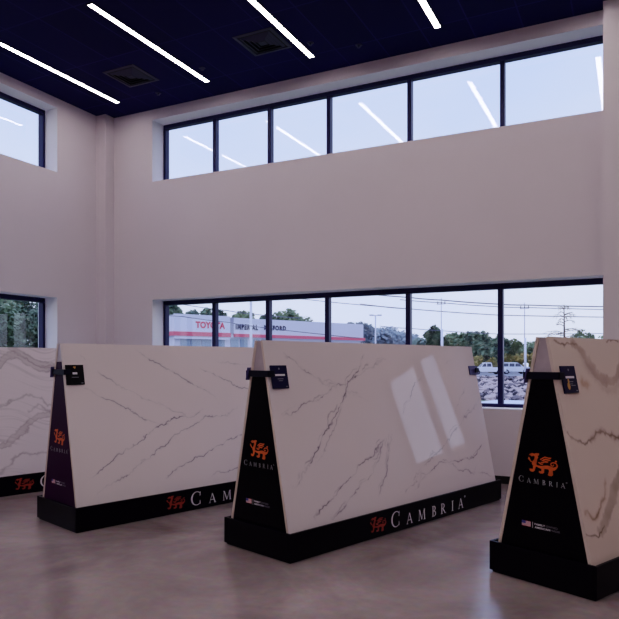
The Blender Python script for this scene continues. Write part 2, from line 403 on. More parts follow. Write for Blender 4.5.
# ================================================================== SLAB PATTERNS (painted per vertex)
SL, SH = 3.094, 1.4766
rng = np.random.default_rng(11)
VEINS = {
'B':[
(0.7,[(0.2,1.39),(0.28,1.32),(0.41,1.24),(0.52,1.19),(0.65,1.12),(0.78,1.11),(0.92,1.1)]),
(0.8,[(0.12,0.88),(0.23,0.91),(0.39,0.98),(0.53,0.98),(0.66,1.05),(0.78,1.11)]),
(1,[(1.21,1.37),(1.09,1.25),(0.95,1.12),(0.85,1.01),(0.72,0.87),(0.59,0.75),(0.46,0.63),(0.32,0.49),(0.21,0.38),(0.13,0.32)]),
(0.5,[(0.9,1.05),(0.68,0.77),(0.57,0.63),(0.45,0.51),(0.37,0.47)]),
(0.8,[(1.5,1.33),(1.35,1.28),(1.14,1.21),(1.02,1.16),(0.95,1.11)]),
(0.35,[(0.9,1.05),(1.03,1.0),(1.17,0.94)]),
(0.9,[(1.34,0.6),(1.18,0.51),(0.99,0.43),(0.84,0.34),(0.68,0.27),(0.5,0.17),(0.29,0.06)]),
(0.7,[(1.3,0.57),(1.2,0.47),(1.05,0.31),(0.88,0.22),(0.67,0.1),(0.49,0.01)]),
(0.8,[(1.43,0.64),(1.35,0.46),(1.29,0.33),(1.22,0.23),(1.11,0.11)]),
(0.6,[(1.28,1.25),(1.42,1.29),(1.5,1.33)]),
(0.6,[(2.07,1.16),(1.9,1.07),(1.82,0.98),(1.62,0.8)]),
(0.5,[(3.04,0.86),(2.81,0.75),(2.62,0.65),(2.3,0.49),(2.06,0.38),(1.84,0.29)]),
(0.4,[(2.81,1.02),(2.53,0.77)]),(0.4,[(2.64,1.31),(2.52,1.28)]),
(0.8,[(2.98,0.41),(2.73,0.28),(2.4,0.28),(2.12,0.3),(1.85,0.2),(1.6,0.08)]),
(0.6,[(1.79,0.23),(1.62,0.14),(1.43,0.08)]),
(0.6,[(2.27,0.27),(2.45,0.18),(2.7,0.13),(2.77,0.2)]),(0.4,[(2.79,0.13),(3.04,0.03)]),
(0.7,[(1.38,0.59),(1.29,0.37),(1.25,0.27),(1.11,0.11)]),(0.6,[(1.28,0.54),(1.15,0.46),(1.07,0.44)])],
'A':[
(0.8,[(0.17,1.38),(0.24,1.31)]),
(0.7,[(0.33,1.21),(0.42,1.14),(0.5,1.09),(0.64,1.02),(0.76,0.95),(0.89,0.89),(0.98,0.86),(1.07,0.81),(1.28,0.72)]),
(0.9,[(0.17,1.06),(0.3,1.0),(0.46,0.91),(0.6,0.84),(0.7,0.77),(0.84,0.7),(0.92,0.66)]),
(0.9,[(0.75,1.44),(0.88,1.35),(1.05,1.25),(1.2,1.18),(1.32,1.1),(1.45,1.05),(1.56,0.99),(1.7,0.9)]),
(0.8,[(1.53,1.24),(1.64,1.19),(1.76,1.13),(1.91,1.05),(2.04,1.01),(2.4,.98),(2.8,.8)]),
(0.4,[(1.77,1.3),(1.9,1.29),(2.04,1.29),(2.6,1.2)]),
(1,[(1.48,0.78),(1.38,0.73),(1.22,0.72),(1.12,0.72),(0.97,0.66),(0.91,0.63),(0.75,0.55),(0.57,0.46),(0.4,0.37),(0.27,0.3),(0.14,0.24)]),
(0.8,[(1.97,0.79),(1.83,0.73),(1.7,0.71),(1.51,0.72),(1.39,0.65),(1.29,0.6),(1.09,0.53),(0.92,0.42),(0.7,0.33),(0.55,0.24),(0.45,0.18),(0.21,0.09)]),
(1,[(2.3,.55),(1.87,0.45),(1.69,0.41),(1.5,0.34),(1.29,0.27),(1.11,0.21),(0.93,0.12)]),
(0.7,[(2.2,.2),(1.75,0.11),(1.59,0.11),(1.47,0.08)])],
'C':[
('t',[(0.05,1.46),(0.17,1.43),(0.3,1.44),(0.35,1.44)]),
('w',[(0.31,1.44),(0.42,1.37),(0.48,1.28),(0.58,1.21),(0.69,1.16),(0.81,1.18),(0.9,1.24),(1.2,1.4)]),
('s',[(0.34,1.42),(0.41,1.3),(0.51,1.21),(0.6,1.14),(0.72,1.09),(0.87,1.15),(1.1,1.3)]),
('o',[(0.33,1.17),(0.34,1.15),(0.39,1.14)]),
('t',[(0.01,0.84),(0.1,0.77),(0.21,0.74),(0.3,0.77),(0.37,0.81),(0.5,0.8),(0.69,0.75),(1.0,.9),(1.5,.8)]),
('t2',[(0.3,0.77),(0.37,0.81),(0.5,0.8),(.69,.75)]),
('o2',[(0.37,0.48),(0.34,0.4),(0.22,0.31),(0.14,0.27),(0.05,0.33)]),
('w2',[(0.62,0.52),(0.57,0.47),(0.44,0.36),(0.31,0.25),(0.2,0.18)]),
('t',[(0.24,0.2),(0.14,0.14),(0.04,0.18),(0.0,0.2)]),
('t',[(0.8,1.47),(0.91,1.46),(1.0,1.45)]),
('w',[(1.3,.1),(1.6,.5),(2.1,.6),(2.5,1.1),(3.1,1.2)]),('t',[(1.5,1.3),(2.0,1.1),(2.4,.4),(3.0,.3)])],
'D':[
('w',[(0.2,.9),(.5,1.1),(0.85,1.28),(0.93,1.36),(1.04,1.39),(1.14,1.32),(1.24,1.24),(1.37,1.21),(1.6,1.25),(2.2,1.0),(3,1.2)]),
('w',[(1.0,1.46),(1.17,1.36),(1.32,1.27),(1.47,1.24),(1.8,1.3)]),
('t',[(.6,.75),(1.02,0.85),(1.18,0.91),(1.29,0.87),(1.37,0.77),(1.8,.8)]),
('t',[(1.14,0.71),(1.24,0.78),(1.33,0.74),(1.6,.6)]),
('w',[(0.3,.5),(.55,.36),(0.78,0.34),(0.88,0.35),(0.99,0.45),(1.13,0.57),(1.24,0.65),(1.36,0.67),(1.9,.5),(2.5,.7),(3,.5)]),
('t',[(0.6,0.0),(0.76,0.03),(0.91,0.17),(1.02,0.23),(1.12,0.2),(1.25,0.21),(1.7,.1)])]}

def vnoise(sx, sy, X, Y, seed):
    """smooth value noise sampled at X*sx, Y*sy"""
    g = np.random.default_rng(seed).uniform(-1, 1, (256, 256))
    x = X*sx + 40; y = Y*sy + 40
    i = np.floor(x).astype(int); j = np.floor(y).astype(int); fx = x - i; fy = y - j
    fx = fx*fx*(3-2*fx); fy = fy*fy*(3-2*fy)
    G = lambda a, b: g[a % 256, b % 256]
    return (G(i,j)*(1-fx)+G(i+1,j)*fx)*(1-fy) + (G(i,j+1)*(1-fx)+G(i+1,j+1)*fx)*fy
def seg_dist(X, Y, pts):
    best = np.full(X.shape, 9.0); along = np.zeros(X.shape); acc = 0
    for (x0, y0), (x1, y1) in zip(pts, pts[1:]):
        dx, dy = x1-x0, y1-y0; l2 = dx*dx+dy*dy
        if l2 < 1e-9: continue
        t = np.clip(((X-x0)*dx + (Y-y0)*dy)/l2, 0, 1)
        d = np.hypot(X-x0-t*dx, Y-y0-t*dy); k = d < best
        best = np.where(k, d, best); along = np.where(k, acc + t*math.sqrt(l2), along); acc += math.sqrt(l2)
    return best, along, acc

def slab_colors(kind, X, Y):
    base = {'A': (222,210,210), 'B': (222,210,212), 'C': (226,206,194), 'D': (216,206,212)}[kind]
    col = np.tile(np.array(lin(base)[:3]), X.shape + (1,))
    cl = vnoise(2.2, 2.2, X, Y, 3)*.5 + vnoise(5, 5, X, Y, 4)*.3
    col *= (1 + .035*cl)[..., None]
    wx = X + .018*vnoise(9, 9, X, Y, 5) + .010*vnoise(26, 26, X, Y, 6) + .008*vnoise(50, 50, X, Y, 16)
    wy = Y + .018*vnoise(9, 9, X, Y, 7) + .010*vnoise(26, 26, X, Y, 8) + .008*vnoise(50, 50, X, Y, 18)
    def paint(a, rgb):
        nonlocal col
        c = np.array(lin(rgb)[:3]); col = col*(1-a[..., None]) + c*a[..., None]
    if kind in 'AB':
        for i, (w, pts) in enumerate(VEINS[kind]):
            d, al, L = seg_dist(wx, wy, pts)
            mod = .22 + .78*np.clip(.45 + 1.1*vnoise(7, 7, X, Y, 20+i) + .8*vnoise(26, 26, X, Y, 60+i), 0, 1)
            fade = np.clip(np.minimum(al, L-al)/.08, .25, 1)
            thin = np.exp(-(d/(.0046 if kind == 'A' else .0050))**2)*mod*fade*w*.95
            halo = np.exp(-(d/.018)**2)*mod*fade*w*.20
            paint(np.clip(halo, 0, 1), (176,168,180)); paint(np.clip(thin, 0, 1), (98,88,104))
            if kind == 'B':   # broken companion cracks
                d2, al2, _ = seg_dist(wx+.022+.02*vnoise(14,14,X,Y,90+i), wy-.014+.02*vnoise(14,14,X,Y,120+i), pts)
                m2 = np.clip(vnoise(10,10,X,Y,150+i)*1.8-.1, 0, 1)
                paint(np.clip(np.exp(-(d2/.006)**2)*m2*fade*w*.55, 0, 1), (110,100,116))
    elif kind == 'C':
        for i, (w, pts) in enumerate(VEINS[kind]):
            d, al, L = seg_dist(wx, wy, pts); n = .75 + .25*vnoise(12, 12, X, Y, 30+i)
            if w in ('w', 'w2'):
                hw = .032 if w == 'w' else .042
                a = np.clip((hw - d)/.012, 0, 1)*n*.72; paint(a, (160,132,116) if w == 'w' else (150,126,104))
                e = np.exp(-((d-hw)/.007)**2)*.38*n; paint(np.clip(e, 0, 1), (124,94,78))
            elif w == 's': paint(np.exp(-(d/.035)**2)*.4*n, (165,140,128))
            elif w == 't': paint(np.exp(-(d/.0085)**2)*.85*n, (104,76,58))
            elif w == 't2': paint(np.exp(-(d/.020)**2)*.6*n, (134,102,84))
            elif w == 'o': paint(np.exp(-(d/.03)**2)*.6*n, (170,118,70))
            elif w == 'o2':
                paint(np.exp(-(d/.020)**2)*.5*n, (172,128,82)); paint(np.exp(-((d)/.009)**2)*.85*n*np.clip(1-np.abs(al-.24)/.3, .25, 1), (92,56,26))
    else:
        bend = .12*np.sin(X*3.1+.6) + .06*np.sin(X*7+1.0) + .05*vnoise(3, 3, X, Y, 40)
        f = (Y - bend)
        lines = np.clip(vnoise(1.6, 46, X, f, 41)*.9 + vnoise(3.5, 90, X, f, 42)*.6, 0, 1)
        zone = np.clip(.35 + 1.2*vnoise(1.4, 5, X, f, 43), .05, 1)
        paint(lines*zone*.42, (140,128,140))
        for i, (w, pts) in enumerate(VEINS[kind]):
            d, al, L = seg_dist(wx, wy, pts); n = .75 + .25*vnoise(12, 12, X, Y, 30+i)
            if w == 'w':
                paint(np.clip((.034-d)/.02, 0, 1)*.5*n, (158,144,150)); paint(np.exp(-((d-.03)/.010)**2)*.55*n, (112,98,106))
            else: paint(np.exp(-(d/.013)**2)*.6*n, (124,112,122))
    return np.clip(col, 0, 1)

# ================================================================== THE DISPLAYS
DL, DW, HB, ED, GP, ZT, TW = 3.160, .789, .222, .033, .053, 1.669, .045
ZZ = ZT - HB; VV = -TW + DW/2 - GP; LN = math.hypot(ZZ, VV)
NRM = Vector((0, -ZZ/LN, VV/LN))
def sp(s, h, off=0.0):
    """point on the front slab face: s along, h up the slope, off outward"""
    return Vector((-DL/2 + ED + s, -DW/2 + GP + h*VV/LN, HB + h*ZZ/LN)) + NRM*off
TH = .022

def slab_mesh(kind):
    nx, ny = 620, 290
    s = np.linspace(0, SL, nx); h = np.linspace(-.045, SH, ny)
    X, Y = np.meshgrid(s, h, indexing='ij')
    col = slab_colors(kind, X, Y)
    verts = [tuple(sp(a, b)) for a in s for b in h]
    idx = lambda i, j: i*ny + j
    faces = [(idx(i,j), idx(i+1,j), idx(i+1,j+1), idx(i,j+1)) for i in range(nx-1) for j in range(ny-1)]
    mats = [0]*len(faces)
    n0 = len(verts)
    ring = [sp(0,-.045), sp(SL,-.045), sp(SL,SH), sp(0,SH)]
    verts += [tuple(p) for p in ring] + [tuple(p - NRM*TH) for p in ring]
    for q in ((0,1,5,4),(1,2,6,5),(2,3,7,6),(3,0,4,7),(7,6,5,4)):
        faces.append(tuple(n0+k for k in q)); mats.append(1)
    me = bpy.data.meshes.new('slab_' + {'A':'white','B':'crackle','C':'cream','D':'wavy'}[kind]); me.from_pydata(verts, [], faces)
    me.materials.append(M['slab_satin' if kind == 'D' else 'slab']); me.materials.append(M['slab_edge'])
    me.polygons.foreach_set('material_index', mats)
    ca = me.color_attributes.new('stone', 'FLOAT_COLOR', 'POINT')
    data = np.ones((len(verts), 4), dtype=np.float32); data[:n0, :3] = col.reshape(-1, 3); data[n0:, :3] = lin((215,204,204))[:3]
    ca.data.foreach_set('color', data.ravel()); me.update(); return me

# shared meshes of the stand ------------------------------------------------
def inner_v(z, extra=0.0):   # half width between the slabs' inner faces at height z
    return (DW/2 - GP) - (z - HB)*VV/ZZ - TH*LN/ZZ - extra

def make_display(loc, rz, kind, label, panel_top, tagmat, purple):
    root = empty('slab_display', loc, rz); tag(root, label, 'slab display', 'stone slab displays')
    # plinth: toe kick, box with a sunk top
    mb = MB(); L2, W2 = DL/2, DW/2
    mb.box(-L2+.015, L2-.015, -W2+.015, W2-.015, 0, .016)
    o = .016; t = .022
    mb.box(-L2, L2, -W2, -W2+t, o, HB); mb.box(-L2, L2, W2-t, W2, o, HB)
    mb.box(-L2, -L2+t, -W2+t, W2-t, o, HB); mb.box(L2-t, L2, -W2+t, W2-t, o, HB)
    mb.box(-L2+t, L2-t, -W2+t, W2-t, HB-.075, HB-.05)
    pln = mb.build('plinth', M['plinth'], root, bevel=.003)
    me = slab_mesh(kind)
    for k in range(2):
        ob = bpy.data.objects.new('slab', me); C.objects.link(ob); ob.parent = root; ob.rotation_euler = (0, 0, math.pi*k)
    # both ends: black panel, pale cap, bracket with tags
    for end in range(2):
        sg = -1 if end == 0 else 1
        def E_(v, z, off=0.0):     # point on the end plane; v mirrored so that writing reads from outside
            return Vector((sg*(DL/2 - ED - .004 + off), v if end == 0 else -v, z))
        mb = MB(); z0 = HB - .045
        q = [E_(inner_v(z0,.001), z0), E_(-inner_v(z0,.001), z0), E_(-inner_v(panel_top,.001), panel_top), E_(inner_v(panel_top,.001), panel_top)]
        mb.hexa(q, [p - Vector((sg*.02, 0, 0)) for p in q])
        pan = mb.build('end_panel', M['purple' if purple else 'black'], root)
        mb = MB(); z1 = panel_top + .004; z2 = ZT - .004
        q = [E_(inner_v(z1,.001), z1, -.003), E_(-inner_v(z1,.001), z1, -.003), E_(-inner_v(z2,.001), z2, -.003), E_(inner_v(z2,.001), z2, -.003)]
        mb.hexa(q, [p - Vector((sg*.02, 0, 0)) for p in q])
        tag(mb.build('cap_panel', M['cap'], root), 'pale stone cap above the black end panel')
        fm = lambda x, y: E_(-x, y, .0015)
        mb = MB(); emblem(mb, -.105, .738, .215, .146, fm); tag(mb.build('dragon_emblem', M['orange'], pan), 'orange winged beast emblem')
        word([('C',-.160,.672,.043),('A',-.100,.672,.033),('M',-.045,.672,.033),('B',.012,.672,.033),('R',.063,.672,.033),('I',.107,.672,.033),('A',.150,.672,.033),('o',.174,.705,.010)], fm, pan, 'dim_print')
        # flag
        mb = MB(); fw0, fw1, fz0, fz1 = -.154, -.086, .373, .409
        for k in range(13):
            a = fz0 + (fz1-fz0)*k/13; b = fz0 + (fz1-fz0)*(k+1)/13
            mb.mi = 0 if k % 2 == 0 else 1
            mb.face([fm(fw0, a), fm(fw1, a), fm(fw1, b), fm(fw0, b)])
        mb.mi = 2; fm2 = lambda x, y: E_(-x, y, .0022)
        mb.face([fm2(x, y) for x, y in rect(fw0, fw0+.030, fz0+(fz1-fz0)*6/13, fz1)])
        mb.build('flag', [M['flag_red'], M['white_print'], M['flag_blue']], pan)
        mb = MB(); mb.face([fm(x, y) for x, y in rect(-.073, -.070, .368, .411)]); mb.build('divider', M['white_print'], pan)
        for txt, x0_, x1_, y0_, y1_, bold, pm_ in (('FAMILY', -.057, .022, .392, .405, .022, 'white_print'), ('AMERICAN', -.057, .056, .371, .384, .022, 'white_print'),
                                              ('OWNED', .026, .112, .392, .405, 0, 'grey_print'), ('MADE', .060, .128, .371, .384, 0, 'grey_print')):
            mb = MB(); sans(mb, txt, x0_, x1_, y0_, y1_, fm, bold); mb.build('slogan_text', M[pm_], pan)
        # bracket
        mb = MB(); bz0, bz1 = 1.382, 1.432
        for a, b in ((-.135, .135),):
            x0, x1 = sorted((sg*(DL/2-ED+.004), sg*(DL/2-ED+.016)))
            mb.box(x0, x1, a, b, bz0, bz1)
        for sd in (-1, 1):   # side hooks running back along the faces
            x0, x1 = sorted((sg*(DL/2-ED+.016), sg*(DL/2-ED-.05)))
            y0, y1 = sorted((sd*.123, sd*.135)); mb.box(x0, x1, y0, y1, bz0, bz1)
        br = mb.build('bracket', M['strap'], root, bevel=.002)
        # tag plates: large at the near end, small square at the far end; same on the opposite face (turned 180 degrees)
        for turn in range(2):
            rotm = Matrix.Rotation(math.pi*turn, 4, 'Z')
            near = (end == 0) == (turn == 0)
            if near: s0, s1, h0, h1, m_ = {'A': .012, 'B': .033, 'C': .055, 'D': .03}[kind], {'A': .185, 'B': .206, 'C': .238, 'D': .2}[kind], 1.088, 1.274, tagmat
            else: s0, s1, h0, h1, m_ = SL-.150, SL+.030, 1.156, 1.257, M['hook']
            off = .014
            q = [rotm @ sp(a, b, off) for a, b in ((s0,h0),(s1,h0),(s1,h1),(s0,h1))]; nn = rotm @ NRM
            mb = MB(); mb.hexa([p - nn*.010 for p in q], q)
            pl = mb.build('tag_plate', m_, br, bevel=.002)
            if near:
                pm = lambda x, y: rotm @ sp(s0 + x*(s1-s0), h0 + y*(h1-h0), off+.0012)
                def bar(x0, x1, y0, y1, mm, nm='tag_text'):
                    mb = MB(); mb.face([pm(x, y) for x, y in rect(x0, x1, y0, y1)]); mb.build(nm, M[mm], br)
                if kind == 'A': bar(.36, .62, .52, .62, 'white_print'); bar(.42,.56,.86,.91,'gold'); bar(.3,.68,.36,.39,'grey_print')
                else: bar(.22, .82, .54, .62, 'white_print'); bar(.34, .70, .40, .43, 'grey_print'); bar(.40, .64, .32, .345, 'grey_print')
                mb = MB(); mb.face([pm(.5+.05*math.cos(a*math.pi/3), .85+.05*math.sin(a*math.pi/3)) for a in range(6)]); mb.build('tag_emblem', M['gold' if kind == 'A' else 'grey_print'], br)
                bar(.80, .92, .06, .10, 'grey_print')
                if kind == 'C':
                    mb = MB()
                    for cx, cy, rx, ry in ((.34,.26,.10,.14),(.37,.44,.06,.09)): mb.face([pm(cx+rx*math.cos(a*math.pi/5), cy+ry*math.sin(a*math.pi/5)) for a in range(10)])
                    mb.build('tag_emblem', M['gold'], br); bar(.50, .82, .26, .29, 'grey_print')
    # writing on the long sides of the plinth
    for k in range(2):
        sd = -1 if k == 0 else 1
        fm = lambda x, y: Vector((-sd*x, sd*(DW/2+.0015), y))
        mb = MB(); emblem(mb, -.652, .046, .212, .142, fm); tag(mb.build('plinth_emblem', M['red_print'], pln), 'red winged beast emblem')
        word([('C',-.305,.046,.142),('A',-.094,.043,.098),('M',.095,.043,.098),('B',.290,.043,.098),('R',.450,.043,.098),('I',.610,.043,.098),('A',.762,.043,.098),('o',.835,.14,.022)], fm, pln)
    return root

T_ = {'A': (-4.247, 5.760, 17.445), 'B': (-2.150, 5.839, 18.192), 'C': (.081, 6.008, 24.088), 'D': (-6.246-.5*math.sin(R(17.409)), 6.245-.5*math.cos(R(17.409)), 17.409)}
LAB = {'A': ('white stone slab display with thin grey cracks, standing second from the left', 1.50, M['tag_black']),
       'B': ('central white crackle-veined slab display with bright window reflection on its face', 1.392, M['tag']),
       'C': ('cream slab display with broad brown veins in front of the pilaster', 1.398, M['tag']),
       'D': ('grey wavy-banded slab display by the left wall, behind the white cracked one', 1.45, M['tag_black'])}
for k in 'BACD':
    x, y, t = T_[k]
    make_display((x, y, 0), R(90 - t), k, LAB[k][0], LAB[k][1], LAB[k][2], k == 'A')

# ================================================================== OUTSIDE
GZ = -.12
M['grass'] = two_tone('outdoor_grass', (84, 104, 70), (120, 132, 92), 1.5)
M['asphalt'] = mat('outdoor_asphalt', (140, 140, 148), .85, .2, noise=.08, nscale=2)
M['walk'] = mat('pale_concrete_walk', (226, 228, 236), .8, .2, noise=.04, nscale=2)
M['rubble'] = two_tone('rubble_stone', (92, 86, 92), (205, 196, 198), 3.5, .8, .2)
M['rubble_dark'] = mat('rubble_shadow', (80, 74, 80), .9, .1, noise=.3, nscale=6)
mb = MB(); mb.box(-140, 120, YO, 53, GZ-.2, GZ); mb.box(-140, XLO, -40, YO, GZ-.2, GZ); struct(mb.build('ground_outside', M['asphalt']))
mb = MB(); mb.box(-140, 120, 53, 260, -.6, -.36); struct(mb.build('ground_far', M['asphalt']))
mb = MB(); mb.box(-34, 22, YO, 27.2, GZ, GZ+.03); mb.box(-60, XLO-.02, -12, YO, GZ, GZ+.03); struct(mb.build('lawn', M['grass']))
a, b, c, d = at_ground(440, 407.5, GZ), at_ground(545, 407.5, GZ), at_ground(545, 396.2, GZ), at_ground(440, 407.0, GZ)
z0, z1 = GZ+.031, GZ+.05
mb = MB(); P = [a, b, c, d]; mb.hexa([(p.x, p.y, z0) for p in P], [(p.x, p.y, z1) for p in P]); struct(mb.build('concrete_walk', M['walk']))
# rubble bank
mb = MB(); BY0, BY1, BZ = 27.4, 44.0, .40
prof = [(BY0, GZ), (BY1-2, BZ), (BY1+1, BZ), (BY1+9, GZ)]
bx0, bx1 = -22.0, 18.0
mb.prism([(y, z) for y, z in prof], bx0, bx1, lambda x, y, z: (y, x, z))
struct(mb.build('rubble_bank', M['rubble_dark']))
def bank_z(y): return GZ + (BZ-GZ)*(y-BY0)/(BY1-2-BY0)
protos = []
def rock_mesh(seed):
    rr = random.Random(seed); bm = bmesh.new(); bmesh.ops.create_icosphere(bm, subdivisions=1, radius=1.0)
    for v in bm.verts: v.co *= rr.uniform(.72, 1.15); v.co.z *= .7
    me = bpy.data.meshes.new('rubble_rock'); bm.to_mesh(me); bm.free(); return me
M['rk'] = [mat('rock_pale', (196, 176, 172), .8, .2, noise=.12, nscale=4), mat('rock_grey', (122, 110, 112), .8, .2, noise=.15, nscale=4), mat('rock_dark', (56, 50, 54), .8, .2, noise=.15, nscale=4)]
rmesh = []
for i in range(9):
    me = rock_mesh(i); me.materials.append(M['rk'][(0, 0, 1, 2, 1, 2, 0, 1, 0)[i]]); rmesh.append(me)
rr = random.Random(5); placed = []
def scatter(n, pxa, pxb, ya, yb):
    out = []; tries = 0
    while len(out) < n and tries < 40000:
        tries += 1
        y = ya + (yb-ya)*rr.random()**1.0; px = rr.uniform(pxa, pxb)
        r = (px-CX)/F; X = y*(math.cos(YAW)*r - math.sin(YAW))/(math.sin(YAW)*r + math.cos(YAW))
        s = rr.uniform(.13, .26) * (1 + .012*(y-BY0))
        if all((X-q[0])**2 + (y-q[1])**2 > (.62*(s+q[2]))**2 for q in placed): 
            out.append((X, y, s)); placed.append((X, y, s))
    return out
for i, (X, y, s) in enumerate(scatter(290, 474, 534, BY0+.2, BY1-2)):
    me = rmesh[i % 9]; o = bpy.data.objects.new('rubble_rock', me); C.objects.link(o)
    o.location = (X, y, bank_z(y) + s*.28); o.scale = (s*rr.uniform(.85,1.25), s*rr.uniform(.85,1.25), s); o.rotation_euler = (rr.uniform(-.3,.3), rr.uniform(-.3,.3), rr.uniform(0, 6.28))
    tag(o, 'grey or white rubble rock lying in the bank outside the window', 'rock', 'rubble rocks on the bank outside')
mb = MB()
for k in range(5200):
    y = rr.uniform(BY0, BY1-1); X = rr.uniform(bx0+1, bx1-1); d_ = -math.sin(YAW)*X + math.cos(YAW)*y; px = CX + F*(math.cos(YAW)*X + math.sin(YAW)*y)/d_
    if k > 2600: px = rr.uniform(472, 536); r_ = (px-CX)/F; X = y*(math.cos(YAW)*r_ - math.sin(YAW))/(math.sin(YAW)*r_ + math.cos(YAW))
    s = rr.uniform(.10, .2) if k > 2600 else rr.uniform(.2, .4); mb.mi = rr.choice((0, 1, 2, 2)); z = bank_z(min(y, BY1-2))
    ring = [(X + s*math.cos(a*1.2566)*rr.uniform(.7,1.1), y + s*math.sin(a*1.2566)*rr.uniform(.7,1.1), z) for a in range(5)]
    top = (X, y, z + s*.7)
    for a in range(5): mb.face([ring[a], ring[(a+1) % 5], top])
tag(mb.build('loose_rubble', M['rk']), 'loose grey rubble covering the rest of the bank outside', 'rubble', kind='stuff')

GZ = -.36      # the far ground lies a little lower
# ---- dealership building
P0 = at(174.5, 361.8, 76.0); P1 = at(364.5, 361.8, 96.0)
ax = Vector((P1.x-P0.x, P1.y-P0.y, 0)); BLEN = ax.length; ax.normalize(); ang = math.atan2(ax.y, ax.x)
bd = empty('dealership_building', (P0.x, P0.y, GZ), ang); tag(bd, 'long low white showroom building with a red stripe and store lettering, outside the windows', 'building')
# local: x along the facade, y away from the viewer, z from ground
M['bwhite'] = mat('white_metal_panel', (214, 214, 228), .5, .4, noise=.02, nscale=.4)
M['bgrey'] = mat('grey_panel_gap', (150, 150, 168), .6, .3)
M['bred'] = mat('red_stripe_paint', (214, 96, 108), .5, .3)
M['bred2'] = mat('red_sign_letter', (206, 58, 72), .5, .3)
M['bdark'] = mat('dark_sign_letter', (44, 40, 62), .5, .3)
M['bglass'] = mat('shopfront_glass', (128, 146, 166), .2, .6)
def bu(px):      # facade coordinate for a pixel column
    r = (px-CX)/F; dx, dy = math.cos(YAW)*r - math.sin(YAW), math.sin(YAW)*r + math.cos(YAW)
    t = (P0.y*ax.x - P0.x*ax.y)/(dy*ax.x - dx*ax.y); return (dx*t-P0.x)*ax.x + (dy*t-P0.y)*ax.y
def bz(px, py):
    u = bu(px); p = P0 + ax*u; d_ = -math.sin(YAW)*p.x + math.cos(YAW)*p.y
    return EYE + (HY-py)*d_/F - GZ
HT = 7.05 - GZ
mb = MB(); mb.box(0, BLEN, .25, 20, 4.9, HT); mb.build('upper_wall', M['bwhite'], bd)
mb = MB(); mb.box(.3, BLEN-.2, .6, 19.7, 0, 4.9); mb.build('lower_wall', M['bwhite'], bd)
us = bu(231.2)
mb = MB(); mb.box(0, us-.15, 0, .25, 4.6, HT+.12); mb.build('sign_panel', M['bwhite'], bd)
mb = MB(); mb.box(us-.15, us+.45, .1, .25, 5.4, HT); mb.build('panel_gap', M['bgrey'], bd)
mb = MB(); mb.box(-.25, us-.1, -.12, .2, 4.95, 5.45); mb.box(-.25, -.05, .2, 12, 4.95, 5.45); mb.box(us+.5, BLEN+.1, -.02, .25, 5.0, 5.4); mb.build('red_stripe', M['bred'], bd)
def fmB(off): return lambda x, y: Vector((x, off, y))
mb = MB(); sans(mb, 'TOYOTA', bu(195.5), bu(225), bz(210, 328.6), bz(210, 321.8), fmB(-.03), .05); mb.build('sign_lettering', M['bred2'], bd)
mb = MB(); sans(mb, 'IMPERIAL', bu(236.5), bu(259), bz(248, 329.9), bz(248, 324.2), fmB(.2), .07, 1.28); sans(mb, 'MILFORD', bu(265), bu(287), bz(276, 330.4), bz(276, 325.4), fmB(.2), .07, 1.28)
mb.build('name_lettering', M['bdark'], bd)
for p0, p1 in ((183, 192), (193, 203), (204, 213.5), (216, 227), (233, 241), (242.5, 250), (253, 262), (264, 274)):
    w = MB(); w.box(bu(p0), bu(p1), .5, .62, .3, 4.75); w.build('shop_window', M['bglass'], bd)

# ---- light poles
M['pole'] = mat('white_pole', (232, 232, 240), .5, .4); M['wood'] = mat('grey_utility_pole', (196, 194, 206), .8, .2); M['wire'] = mat('black_wire', (112, 112, 130), .7, .2)
def light_pole(px, ytop, ybot, d, r, label, tee=True):
    b = at(px, ybot, d); b.z = GZ; h = at(px, ytop, d).z - GZ
    t = empty('light_pole', b, YAW); tag(t, label, 'light pole')
    mb = MB(); mb.tube([(0,0,0),(0,0,.6),(0,0,.6)], [r*2.2, r*2.2, r*2.2], 10); mb.build('base', M['pole'], t)
    mb = MB(); mb.tube([(0,0,.6),(0,0,h)], [r*1.1, r*.9], 10); mb.build('pole', M['pole'], t)
    if tee:
        for sx in (-1, 1):
            mb = MB(); mb.box(min(0,sx*.25*h/6), max(0,sx*.25*h/6), -.06, .06, h-.08, h); mb.box(*sorted((sx*.2*h/6, sx*.25*h/6+sx*.5)), -.2, .2, h-.1, h+.05); mb.build('lamp_head', M['wood'], t, bevel=.02)
light_pole(251, 297, 370, 52, .11, 'thick white light pole in front of the long white showroom building')
light_pole(375.5, 315, 372, 90, .10, 'thin white twin-headed light pole right of the long showroom building')
light_pole(442, 329, 373, 84, .17, 'white lamp post behind the top edge of the central slab display', False)
light_pole(525.3, 338, 373, 84, .15, 'white lamp post beside the parked car and the cream slab', False)

